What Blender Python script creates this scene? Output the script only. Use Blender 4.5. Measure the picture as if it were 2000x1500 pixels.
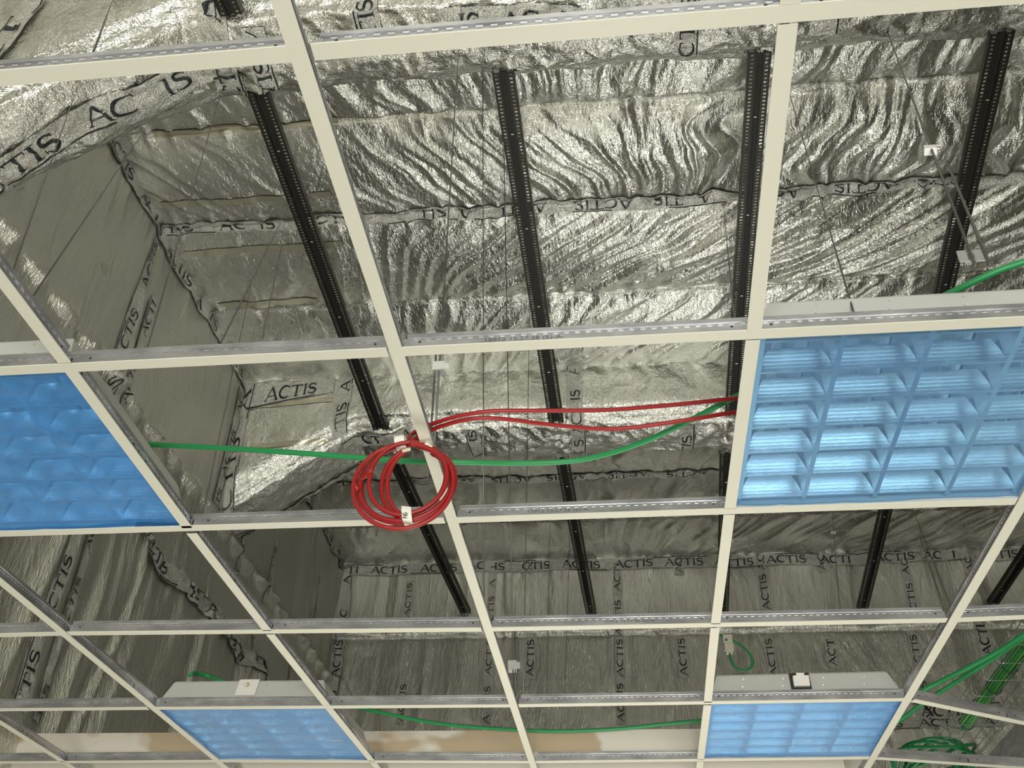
import bpy, bmesh, math, random
import numpy as np
from mathutils import Vector, Matrix
for o in list(bpy.data.objects): bpy.data.objects.remove(o)
SC = bpy.context.scene; COL = SC.collection
PI = math.pi
# ---------------------------------------------------------------- camera
CZ = 1.60                      # eye height above the floor
CX, CY = 0.38238919, -0.72317728
F = 1957.02
EUL = (2.20881621, -0.0291506408, 0.113677779)
cam = bpy.data.cameras.new('camera'); camo = bpy.data.objects.new('camera', cam); COL.objects.link(camo)
camo.location = (CX, CY, CZ); camo.rotation_mode = 'XYZ'; camo.rotation_euler = EUL
cam.sensor_width = 36; cam.lens = 36 * F / 2000; cam.clip_start = 0.01
SC.camera = camo
# ---------------------------------------------------------------- world, lights, exposure
SC.view_settings.view_transform = 'Standard'; SC.view_settings.look = 'None'
SC.view_settings.gamma = 1.0; SC.view_settings.use_curve_mapping = False
SC.view_settings.exposure = 0.18
W = bpy.data.worlds.new('daylight'); SC.world = W; W.use_nodes = True
WN = W.node_tree.nodes; WN['Background'].inputs[0].default_value = (1.0, 0.99, 0.90, 1); WN['Background'].inputs[1].default_value = 0.44
def area(name, loc, target, sx, sy, power, col, spread=170):
    l = bpy.data.lights.new(name, 'AREA'); l.shape = 'RECTANGLE'; l.size = sx; l.size_y = sy; l.energy = power; l.color = col; l.spread = math.radians(spread)
    o = bpy.data.objects.new(name, l); COL.objects.link(o); o.location = loc
    d = Vector(target) - Vector(loc); o.rotation_euler = d.to_track_quat('-Z', 'Y').to_euler(); return o
# added fill lights behind and left of the camera, no windows are built there
area('added_fill_light', (0.8, -4.2, 0.9), (0.2, 3.0, 5.4), 3.0, 1.4, 200, (1.0, 0.99, 0.91))
area('added_fill_light', (-5.6, 0.5, 1.6), (0.0, 2.6, 4.5), 2.6, 1.4, 130, (1.0, 0.99, 0.91))
area('added_grid_fill', (0.4, 2.1, 0.35), (0.2, 2.6, 5.5), 0.6, 0.6, 26, (1.0, 0.98, 0.88))  # added fill under the far tees, no lamp stands here
area('added_roof_highlight', (0.9, 6.2, 0.7), (0.75, 3.0, 5.8), 1.8, 1.0, 12, (1.0, 0.99, 0.91), 80)  # added unseen source that lays a highlight on the middle of the foil roof
# ---------------------------------------------------------------- helpers
rot = Matrix.Rotation(EUL[2], 3, 'Z') @ Matrix.Rotation(EUL[1], 3, 'Y') @ Matrix.Rotation(EUL[0], 3, 'X')
def ray(px, py): return rot @ Vector(((px - 1000) / F, -(py - 750) / F, -1))
def at_h(px, py, h):           # point seen at a pixel, h above the eye
    d = ray(px, py); t = h / d.z; return Vector((CX + d.x * t, CY + d.y * t, CZ + h))
def at_y(px, py, y):
    d = ray(px, py); t = (y - CY) / d.y; return Vector((CX + d.x * t, y, CZ + d.z * t))
def at_x(px, py, x):
    d = ray(px, py); t = (x - CX) / d.x; return Vector((x, CY + d.y * t, CZ + d.z * t))
G = CZ + 1.0695                # underside of the ceiling grid
def tag(o, label=None, cat=None, group=None, kind=None):
    if label: o['label'] = label
    if cat: o['category'] = cat
    if group: o['group'] = group
    if kind: o['kind'] = kind
    return o
def empty(name, loc, label, cat, group=None):
    o = bpy.data.objects.new(name, None); COL.objects.link(o); o.location = loc; o.empty_display_size = .05
    bpy.context.view_layer.update()
    return tag(o, label, cat, group)
class MB:
    def __init__(s): s.v = []; s.f = []; s.m = []
    def add(s, vs, fs, mi=0):
        n = len(s.v); s.v += [tuple(v) for v in vs]; s.f += [tuple(i + n for i in f) for f in fs]; s.m += [mi] * len(fs)
    def box(s, a, b, mi=0):
        x0, y0, z0 = a; x1, y1, z1 = b
        s.add([(x0,y0,z0),(x1,y0,z0),(x1,y1,z0),(x0,y1,z0),(x0,y0,z1),(x1,y0,z1),(x1,y1,z1),(x0,y1,z1)],
              [(0,3,2,1),(4,5,6,7),(0,1,5,4),(1,2,6,5),(2,3,7,6),(3,0,4,7)], mi)
    def obox(s, o, u, v, w, mi=0):     # corner o and three edge vectors
        o, u, v, w = map(Vector, (o, u, v, w))
        s.add([o, o+u, o+u+v, o+v, o+w, o+u+w, o+u+v+w, o+v+w], [(0,3,2,1),(4,5,6,7),(0,1,5,4),(1,2,6,5),(2,3,7,6),(3,0,4,7)], mi)
    def tube(s, pts, r, n=8, mi=0, caps=True):
        pts = [Vector(p) for p in pts]; N = len(pts)
        t0 = (pts[1] - pts[0]).normalized(); up = Vector((0,0,1)) if abs(t0.z) < .9 else Vector((1,0,0))
        nrm = t0.cross(up).normalized(); vs = []
        for i, p in enumerate(pts):
            t = (pts[min(i+1,N-1)] - pts[max(i-1,0)]).normalized()
            nrm = (nrm - t * nrm.dot(t)).normalized(); b = t.cross(nrm)
            rr = r[i] if isinstance(r, (list, tuple)) else r
            for k in range(n):
                a = 2*PI*k/n; vs.append(p + (nrm*math.cos(a) + b*math.sin(a))*rr)
        fs = [(i*n+k, i*n+(k+1)%n, (i+1)*n+(k+1)%n, (i+1)*n+k) for i in range(N-1) for k in range(n)]
        if caps: fs += [tuple(range(n-1,-1,-1)), tuple((N-1)*n+k for k in range(n))]
        s.add(vs, fs, mi)
    def build(s, name, mats, parent=None, smooth=False):
        me = bpy.data.meshes.new(name); me.from_pydata(s.v, [], s.f); me.update()
        for m in (mats if isinstance(mats, (list, tuple)) else [mats]): me.materials.append(m)
        me.polygons.foreach_set('material_index', s.m)
        if smooth: me.polygons.foreach_set('use_smooth', [True]*len(me.polygons))
        o = bpy.data.objects.new(name, me); COL.objects.link(o)
        if parent is not None:
            o.parent = parent; o.matrix_parent_inverse = parent.matrix_world.inverted()
        return o
def smooth_path(P, n=10):      # Catmull-Rom
    P = [Vector(p) for p in P]; Q = [P[0]*2-P[1]] + P + [P[-1]*2-P[-2]]; out = []
    for i in range(1, len(Q)-2):
        for k in range(n):
            t = k/n; a, b, c, d = Q[i-1:i+3]
            out.append(.5*((2*b)+(c-a)*t+(2*a-5*b+4*c-d)*t*t+(3*b-a-3*c+d)*t**3))
    return out + [P[-1]]
# ---------------------------------------------------------------- noise for draped foil
def vnoise(x, y, seed):
    r = np.random.RandomState(seed).rand(256, 256)
    x = np.asarray(x, float) + 1000; y = np.asarray(y, float) + 1000
    xi = np.floor(x).astype(int); yi = np.floor(y).astype(int); fx = x-xi; fy = y-yi
    fx = fx*fx*(3-2*fx); fy = fy*fy*(3-2*fy)
    g = lambda a, b: r[a % 256, b % 256]
    return (g(xi,yi)*(1-fx)+g(xi+1,yi)*fx)*(1-fy) + (g(xi,yi+1)*(1-fx)+g(xi+1,yi+1)*fx)*fy
def ss(a, b, x):
    t = np.clip((np.asarray(x, float)-a)/(b-a), 0, 1); return t*t*(3-2*t)
def ridge(x, y, seed): return (1 - np.abs(2*vnoise(x, y, seed) - 1))**1.5
# ---------------------------------------------------------------- materials
def mat(name, base=(.8,.8,.8), rough=.5, metal=0.0, spec=.5):
    m = bpy.data.materials.new(name); m.use_nodes = True; b = m.node_tree.nodes['Principled BSDF']
    b.inputs['Base Color'].default_value = (*base, 1); b.inputs['Roughness'].default_value = rough
    b.inputs['Metallic'].default_value = metal; b.inputs['Specular IOR Level'].default_value = spec
    return m
def nd(m, t, **kw):
    n = m.node_tree.nodes.new(t)
    for k, v in kw.items(): setattr(n, k, v)
    return n
def lk(m, a, b): m.node_tree.links.new(a, b)
def noise_node(m, scale, detail=3, vec=None, sc=None, rot_=None):
    tc = nd(m, 'ShaderNodeTexCoord'); src = tc.outputs['Object']
    if sc or rot_:
        mp = nd(m, 'ShaderNodeMapping')
        if sc: mp.inputs['Scale'].default_value = sc
        if rot_: mp.inputs['Rotation'].default_value = rot_
        lk(m, src, mp.inputs['Vector']); src = mp.outputs['Vector']
    n = nd(m, 'ShaderNodeTexNoise'); n.inputs['Scale'].default_value = scale; n.inputs['Detail'].default_value = detail
    lk(m, src, n.inputs['Vector']); return n
def varied(m, c0, c1, scale, detail=4, lo=.35, hi=.65, sc=None):
    n = noise_node(m, scale, detail, sc=sc); r = nd(m, 'ShaderNodeValToRGB')
    r.color_ramp.elements[0].position = lo; r.color_ramp.elements[1].position = hi
    r.color_ramp.elements[0].color = (*c0, 1); r.color_ramp.elements[1].color = (*c1, 1)
    lk(m, n.outputs['Fac'], r.inputs['Fac']); lk(m, r.outputs['Color'], m.node_tree.nodes['Principled BSDF'].inputs['Base Color'])
def bump(m, n, strength, dist, prev=None):
    b = nd(m, 'ShaderNodeBump'); b.inputs['Strength'].default_value = strength; b.inputs['Distance'].default_value = dist
    lk(m, n.outputs['Fac'], b.inputs['Height'])
    if prev: lk(m, prev.outputs['Normal'], b.inputs['Normal'])
    lk(m, b.outputs['Normal'], m.node_tree.nodes['Principled BSDF'].inputs['Normal']); return b
def foil(name, rough, sc1, b1=.5, base=(.86,.86,.81)):
    m = mat(name, base, rough, 1.0)
    n1 = noise_node(m, 9, 5, sc=sc1); n1.inputs['Distortion'].default_value = .7; p = bump(m, n1, b1, .028)
    n2 = noise_node(m, 55, 4, sc=sc1); n2.inputs['Distortion'].default_value = 1.0; p = bump(m, n2, b1*1.5, .008, p)
    w = nd(m, 'ShaderNodeTexVoronoi'); w.inputs['Scale'].default_value = 170; tc = nd(m, 'ShaderNodeTexCoord'); lk(m, tc.outputs['Object'], w.inputs['Vector'])
    b = nd(m, 'ShaderNodeBump'); b.inputs['Strength'].default_value = .55; b.inputs['Distance'].default_value = .0016
    lk(m, w.outputs['Distance'], b.inputs['Height']); lk(m, p.outputs['Normal'], b.inputs['Normal'])
    lk(m, b.outputs['Normal'], m.node_tree.nodes['Principled BSDF'].inputs['Normal'])
    r = noise_node(m, 4, 3); mr = nd(m, 'ShaderNodeMapRange'); mr.inputs['To Min'].default_value = rough-.07; mr.inputs['To Max'].default_value = rough+.1
    lk(m, r.outputs['Fac'], mr.inputs['Value']); lk(m, mr.outputs['Result'], m.node_tree.nodes['Principled BSDF'].inputs['Roughness'])
    return m
M = {}
M['foil'] = foil('aluminium_foil_roof', .25, (1.0, .45, 1.0), .42, (.73,.73,.68))
M['foil_wall'] = foil('aluminium_foil_wall', .30, (1.6, 1.6, .35), .55, (.75,.74,.68))
M['foil_beam'] = foil('aluminium_foil_beam', .22, (1, 1, 1), .45, (.66,.66,.62))
M['foil_tape'] = foil('aluminium_tape', .20, (2.5, 2.5, 2.5), .7, (.80,.80,.76))
M['ink'] = mat('black_green_ink', (.008,.014,.014), .35)
M['pack'] = mat('yellowed_packing_tape', (.60,.58,.46), .38, .85)
M['white'] = mat('cream_white_enamel', (.70,.69,.60), .42)
n_ = noise_node(M['white'], 260, 2); bump(M['white'], n_, .06, .001)
M['galv'] = mat('galvanised_steel', (.62,.62,.62), .34, .9); varied(M['galv'], (.42,.42,.45), (.66,.66,.69), 38, 5, sc=(.3,.3,1))
M['galv_dark'] = mat('lanced_edge_steel', (.75,.77,.8), .2, 1.0)
M['slot'] = mat('punched_slot_black', (.02,.02,.02), .7)
M['rail'] = mat('dark_reflecting_steel', (.035,.034,.028), .45, .6)  # dark reflections put into the base colour of the steel
M['rail_groove'] = mat('dark_rail_groove', (.012,.012,.010), .6)
M['wire'] = mat('dull_hanger_wire', (.16,.16,.15), .4, .8)
M['clip'] = mat('bright_zinc_clip', (.75,.76,.76), .3, .85)
M['body'] = mat('grey_white_sheet_steel', (.52,.53,.51), .5)
n_ = noise_node(M['body'], 300, 2); bump(M['body'], n_, .08, .001)
M['rivet'] = mat('rivet_steel', (.6,.6,.58), .35, .5)
M['louvre'] = mat('satin_aluminium_louvre', (.9,.9,.9), .22, 1.0)
M['lamp'] = mat('unlit_fluorescent_glass', (.86,.88,.88), .3)
M['plastic'] = mat('white_plastic', (.82,.80,.76), .45)
M['red'] = mat('red_cable_sheath', (.30,.010,.010), .42)
M['copper'] = mat('stripped_cable_core', (.75,.35,.2), .4)
M['green'] = mat('green_cable_sheath', (.016,.25,.075), .42)
M['lgreen'] = mat('light_green_cable_sheath', (.10,.36,.05), .45)
M['paper'] = mat('white_paper_tape', (.80,.78,.70), .65)
M['traywire'] = mat('zinc_tray_wire', (.6,.62,.62), .3, .9)
M['dark'] = mat('dark_joint', (.03,.03,.03), .7)
M['cream'] = mat('cream_moulded_plastic', (.62,.60,.46), .5)
# protective blue film
def film(name, tr, df, lo, hi, rough=.22):
    m = bpy.data.materials.new(name); m.use_nodes = True; b = m.node_tree.nodes['Principled BSDF']; out = m.node_tree.nodes['Material Output']
    b.inputs['Base Color'].default_value = (*df, 1); b.inputs['Roughness'].default_value = rough
    n1 = noise_node(m, 7, 4); n1.inputs['Distortion'].default_value = 1.5; p = bump(m, n1, .6, .012)
    n2 = noise_node(m, 40, 3, sc=(.6,1.6,1)); bump(m, n2, .4, .003, p)
    t = nd(m, 'ShaderNodeBsdfTransparent'); t.inputs['Color'].default_value = (*tr, 1)
    mx = nd(m, 'ShaderNodeMixShader'); n3 = noise_node(m, 5, 5); mr = nd(m, 'ShaderNodeMapRange')
    mr.inputs['To Min'].default_value = lo; mr.inputs['To Max'].default_value = hi
    mx.inputs['Fac'].default_value = .5; lk(m, n3.outputs['Fac'], mr.inputs['Value']); lk(m, mr.outputs['Result'], mx.inputs['Fac'])
    lk(m, t.outputs[0], mx.inputs[1]); lk(m, b.outputs[0], mx.inputs[2]); lk(m, mx.outputs[0], out.inputs['Surface'])
    return m
M['film'] = film('blue_protective_film', (.60,.84,1.0), (.20,.42,.86), .10, .48)
M['film_deep'] = film('deep_blue_protective_film', (.42,.72,1.0), (.09,.36,.88), .30, .75)
M['film_mid'] = film('mid_blue_protective_film', (.5,.78,1.0), (.15,.37,.76), .5, .9)
# plasterboard: bare tan board with patches of pale joint filler
m = M['board'] = mat('plasterboard', (.5,.42,.3), .7)
n1 = noise_node(m, 2.3, 3, sc=(.9,1,1.6)); tc = nd(m, 'ShaderNodeTexCoord'); sx = nd(m, 'ShaderNodeSeparateXYZ'); lk(m, tc.outputs['Object'], sx.inputs[0])
mr = nd(m, 'ShaderNodeMapRange'); mr.inputs['From Min'].default_value = G+.125; mr.inputs['From Max'].default_value = G+.085; lk(m, sx.outputs['Z'], mr.inputs['Value'])
ad = nd(m, 'ShaderNodeMath', operation='MAXIMUM'); r1 = nd(m, 'ShaderNodeValToRGB'); r1.color_ramp.elements[0].position = .53; r1.color_ramp.elements[1].position = .57
lk(m, n1.outputs['Fac'], r1.inputs['Fac']); lk(m, r1.outputs['Color'], ad.inputs[0])
n2 = noise_node(m, 9, 4); a2 = nd(m, 'ShaderNodeMath', operation='ADD'); a2.inputs[1].default_value = -.5; lk(m, n2.outputs['Fac'], a2.inputs[0])
a3 = nd(m, 'ShaderNodeMath', operation='MULTIPLY_ADD'); a3.inputs[1].default_value = 1.2; lk(m, a2.outputs[0], a3.inputs[0]); lk(m, mr.outputs['Result'], a3.inputs[2])
r2 = nd(m, 'ShaderNodeValToRGB'); r2.color_ramp.elements[0].position = .47; r2.color_ramp.elements[1].position = .53; lk(m, a3.outputs[0], r2.inputs['Fac']); lk(m, r2.outputs['Color'], ad.inputs[1])
mx = nd(m, 'ShaderNodeMix', data_type='RGBA'); mx.inputs['A'].default_value = (.47,.37,.25,1); mx.inputs['B'].default_value = (.68,.64,.57,1)
lk(m, ad.outputs[0], mx.inputs['Factor']); lk(m, mx.outputs['Result'], m.node_tree.nodes['Principled BSDF'].inputs['Base Color'])
M['plaster'] = mat('white_plaster', (.72,.70,.63), .8); varied(M['plaster'], (.64,.62,.55), (.76,.74,.68), 3)
M['concrete'] = mat('pale_concrete_floor', (.45,.44,.41), .75); varied(M['concrete'], (.40,.39,.36), (.50,.49,.45), 2)
# ---------------------------------------------------------------- foil-lined roof and walls (structure)
XL = -2.301; YB = 7.605; ZR = CZ + 4.2; XR = 5.2; Y0 = -1.8
HB = CZ + 3.78                                  # underside of the wrapped beams
BEAMS = [(1.544, 2.038), (4.698, 5.192)]
BATT = [-6.1, -5.4, -4.6, -3.8, -3.0, -2.3, -1.6, -.9, -.1, .75, 1.544, 1.80, 2.513, 3.197, 3.947, 4.75, 5.35, 6.104, 6.826, 7.60]
def roof_off(x, y):
    """how far the quilted foil hangs below the battens"""
    x = np.asarray(x, float); y = np.asarray(y, float); d = np.zeros(np.broadcast(x, y).shape); x = x + 0*y; y = y + 0*x
    wob = (vnoise(x*2, y*2, 3)-.5)
    for kk in range(len(BATT)-1):
        k = kk-6; a, b = BATT[kk], BATT[kk+1]; t = (y-a)/(b-a); ins = (t >= 0) & (t < 1); t = np.clip(t, 0, 1); L = b-a
        env = np.sin(PI*t)**.55
        tight = 1 - ss(2.6, 4.2, x)*.5
        q = (y-a)
        # direction of the pull folds changes along the bay
        if k == 6:   K = -.75*(1-ss(.3, .8, x)) + .10*ss(.3, .8, x)
        elif k == 7: K = .15*(1-ss(-1.2, -.5, x)) + 1.35*ss(-1.2, -.5, x)
        elif k == 8: K = .15*(1-ss(-.9, -.2, x)) + 1.05*ss(-.9, -.2, x)
        elif k == 5: K = -.45*(1-ss(-.2, .5, x)) + .3*ss(-.2, .5, x)
        elif k in (10, 11, 12): K = .1 + .8*ss(.4, 1.6, x)
        else: K = .4
        amp = .45 + .55*ss(-1.2, .2, x)
        if k == 6: amp = amp*(1 + .9*ss(.4, 1.0, x)); 
        if k == 7: amp = amp*(1 + .7*ss(.3, 1.0, x))
        wig = .10*(vnoise(x*3, y*6, 40+k)-.5)*(1+1.6*(k == 6)*ss(.3, .9, x))
        s = x + K*q + wig
        f1 = ridge(s*5.5, y*1.3, 60+k); f2 = ridge(s*12, y*1.3, 80+k); f3 = ridge(s*25, y*4, 100+k)
        gather = ridge(x*9.5, 0*y, 120+k)*(np.exp(-t*L/.07) + np.exp(-(1-t)*L/.10))
        h = .035*env*L/.7 + amp*tight*env*(.030*f1 + .024*f2 + .008*f3) + .034*gather*ss(0, .06, t*(1-t)*4)
        d = np.where(ins, h, d)
    return d + .004*wob
def roofS(x, y, off=0.0): return np.stack([x + 0*y, y + 0*x, ZR - roof_off(x, y) - off], -1)
def left_off(y, z):
    y = np.asarray(y, float) + 0*z; z = np.asarray(z, float) + 0*y; u = z - CZ
    e = .012 + 0*y
    s = y + .10*np.sin(u*1.7) + .05*(vnoise(y*2, u*2, 5)-.5)
    low = 1 - ss(2.2, 2.8, u)
    e = e + (.040+.045*low)*ridge(s*3.2, u*.35, 6) + (.022+.030*low)*ridge(s*8, u*.6, 7) + .004*ridge(s*22, u*2, 8)
    z3 = CZ + 3.105; scal = np.abs(np.sin(PI*(y-.35)/.27))      # scalloped stapled line
    e = e + .06*np.exp(-((z-z3+.03*scal)/.035)**2)*scal*ss(1.2, 2.2, y)*1.0
    z2 = CZ + 2.49
    e = e + .03*np.exp(-((z-z2)/.06)**2)*vnoise(y*9, u*9, 9)
    return e
def leftS(y, z, off=0.0): return np.stack([XL + left_off(y, z) + off, y + 0*z, z + 0*y], -1)
ZP = CZ + 3.443
def back_off(x, z):
    x = np.asarray(x, float) + 0*z; z = np.asarray(z, float) + 0*x; u = z-CZ
    s = x + .25*(u-3)*(vnoise(x*.8, u*0, 15)-.5)*2 + .04*(vnoise(x*3, u*2, 11)-.5)
    pil = np.abs(np.sin(PI*(x-.28)/1.05))**.5
    e = .010 + .03*pil + .034*ridge(s*2.2, u*.6, 12) + .018*ridge(s*6, u*1.0, 13) + .004*ridge(x*18+u*8, u*3, 14)
    top = np.exp(-np.abs(ZR-z)/.10); mid = np.exp(-np.abs(z-ZP)/.07)
    e = e*(1-.7*np.exp(-np.abs(z-ZP)/.02)) + .02*ridge(x*9, 0*z, 16)*mid + .015*ridge(x*8, 0*z, 17)*top
    return e
def backS(x, z, off=0.0): return np.stack([x + 0*z, YB - back_off(x, z) - off, z + 0*x], -1)
def grid_mesh(name, P, mats, flip=False, parent=None, smooth=True):
    n, k = P.shape[:2]; me = bpy.data.meshes.new(name)
    idx = np.arange(n*k).reshape(n, k); q = np.stack([idx[:-1,:-1], idx[1:,:-1], idx[1:,1:], idx[:-1,1:]], -1).reshape(-1, 4)
    if flip: q = q[:, ::-1]
    me.vertices.add(n*k); me.vertices.foreach_set('co', P.reshape(-1).astype(np.float32))
    me.loops.add(q.size); me.loops.foreach_set('vertex_index', q.reshape(-1).astype(np.int32))
    me.polygons.add(len(q)); me.polygons.foreach_set('loop_start', np.arange(0, q.size, 4, dtype=np.int32))
    me.update(calc_edges=True); me.validate()
    if smooth: me.polygons.foreach_set('use_smooth', [True]*len(me.polygons))
    me.materials.append(mats); o = bpy.data.objects.new(name, me); COL.objects.link(o)
    if parent is not None: o.parent = parent; o.matrix_parent_inverse = parent.matrix_world.inverted()
    return o
xs = np.arange(XL, XR, .0105); ys = np.concatenate([np.arange(-6, Y0, .06), np.arange(Y0, YB, .0115)])
ceiling = grid_mesh('ceiling', roofS(xs[:, None], ys[None, :]), M['foil'])
tag(ceiling, kind='structure'); ceiling['label'] = 'silver quilted foil insulation under the roof'
ys2 = np.concatenate([np.arange(-6, Y0, .08), np.arange(Y0, YB, .013)]); zs2 = np.concatenate([np.linspace(0, CZ+.45, 20)[:-1], np.arange(CZ + .45, ZR, .016)])
wall_left = grid_mesh('wall_left', leftS(ys2[:, None], zs2[None, :]), M['foil_wall']); tag(wall_left, kind='structure')
xs2 = np.arange(XL, XR, .014); zs3 = np.concatenate([np.linspace(0, CZ+1.2, 20)[:-1], np.arange(CZ + 1.2, ZR, .014)])
wall_back = grid_mesh('wall_back', backS(xs2[:, None], zs3[None, :]), M['foil_wall'], flip=True); tag(wall_back, kind='structure')
mb = MB(); mb.box((XR, -6, 0), (XR+.05, YB, ZR)); tag(mb.build('wall_right', M['foil_wall']), kind='structure')
mb = MB(); mb.box((-6, -7, -.1), (6, 7.6, 0)); tag(mb.build('floor', M['concrete']), kind='structure')
mb = MB(); mb.box((XL-.3, -6.1, 2.75), (XR+.05, -6.0, ZR)); tag(mb.build('wall_front_blocker', M['plaster']), kind='structure')  # unseen upper wall, added to keep sky light off the first beam
mb = MB(); mb.box((-5, 3.262, 0), (1.15, 3.36, CZ+1.265)); tag(mb.build('wall_back_partition', M['board']), kind='structure')
mb = MB(); mb.box((1.865, -2.0, 0), (1.98, 4.3, CZ+1.30)); mb.box((1.15, 4.3, 0), (1.98, 4.4, CZ+1.25)); mb.box((1.15, 3.362, 0), (1.25, 4.3, CZ+1.2))
tag(mb.build('wall_right_partition', M['plaster']), kind='structure')
# ---------------------------------------------------------------- foil-wrapped beams with a haunch at the left
def beam_bot(x, y0): 
    t = np.clip((-1.42 - x)/.88, 0, 1); return HB - .62*t**1.05
def beamS(y0, y1, seed):
    r = .10; prof = []                       # profile parameter -> (y, z measured: 0 bottom, + up as fraction)
    def S(x, u, off=0.0):
        # u: 0..1 front face from the roof down, 1..2 underside, 2..3 rear face up
        x = np.asarray(x, float) + 0*u; u = np.asarray(u, float) + 0*x
        zb = beam_bot(x, y0); zt = ZR - .005
        a = np.clip(u, 0, 1); b = np.clip(u-1, 0, 1); c = np.clip(u-2, 0, 1)
        y = y0 + (y1-y0)*b; z = np.where(u <= 1, zt + (zb-zt)*a, np.where(u <= 2, zb, zb + (zt-zb)*c))
        # rounded lower corners and a bellied underside
        rr = np.exp(-((u-1)/.12)**2); r2 = np.exp(-((u-2)/.12)**2)
        y = y + .05*rr - .05*r2; z = z + .03*rr + .03*r2
        belly = np.sin(PI*b)
        w = .022*ridge(x*3.1+b*1.5, u*2.1, seed) + .012*ridge(x*8-b*3, u*4, seed+1) + .008*ridge(x*17, u*9, seed+2)
        w = w*(.28 + .9*ss(.85, 1.2, u))
        pin = sum(np.exp(-((x-xc)/.10)**2) for xc in RX)
        w = w + .03*pin*ss(.6, 1, u)*vnoise(x*22, u*11, seed+3)
        ny = np.where(u < 1, -1, np.where(u > 2, 1, (b-.5)*.6)); nz = -np.where((u >= 1) & (u <= 2), 1, .15)
        return np.stack([x, y + ny*(w+off), z + nz*(w + off) - .03*belly], -1)
    return S
RX = [-1.214, -.050, 1.085, 2.10, 3.3]
BS = []
for bi, (y0, y1) in enumerate(BEAMS):
    S = beamS(y0, y1, 100+bi*10); BS.append(S)
    x = np.arange(XL+.02, XR, .011); u = np.concatenate([np.linspace(0,1,34), np.linspace(1,2,46)[1:], np.linspace(2,3,34)[1:]])
    o = grid_mesh('foil_wrapped_beam', S(x[:, None], u[None, :]), M['foil_beam'])
    tag(o, ['foil wrapped roof beam crossing the top of the picture', 'foil wrapped roof beam crossing behind the coil of red cable'][bi], 'beam', 'foil wrapped roof beams')
    BS[bi] = (S, o)
# ---------------------------------------------------------------- printed tape over the seams
def stroke_letters():          # letters on a unit height, strokes (polyline, widths)
    arc = lambda cx, cy, rx, ry, a0, a1, n=14: [(cx+rx*math.cos(math.radians(a0+(a1-a0)*i/n)), cy+ry*math.sin(math.radians(a0+(a1-a0)*i/n))) for i in range(n+1)]
    L = {}
    L['A'] = (1.05, [([(.05,0),(.5,1)], .08), ([(.5,1),(1.0,0)], .19), ([(.24,.36),(.80,.36)], .07), ([(-.04,.02),(.18,.02)], .05), ([(.82,.02),(1.1,.02)], .05)])
    L['C'] = (1.0, [(arc(.55,.5,.46,.48,50,310), 'c'), ([(.86,.98),(.86,.72)], .06)])
    L['T'] = (.95, [([(.47,0),(.47,.95)], .18), ([(.0,.95),(.94,.95)], .09), ([(.03,.98),(.03,.76)], .06), ([(.91,.98),(.91,.76)], .06), ([(.3,.02),(.64,.02)], .05)])
    L['I'] = (.42, [([(.2,0),(.2,1)], .18), ([(.04,.02),(.37,.02)], .05), ([(.04,.98),(.37,.98)], .05)])
    L['S'] = (.75, [(arc(.36,.74,.26,.23,30,250,10) + arc(.38,.27,.29,.25,75,-150,12), 's'), ([(.62,.98),(.62,.76)], .06), ([(.06,.26),(.06,.02)], .06)])
    return L
LET = stroke_letters()
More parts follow.
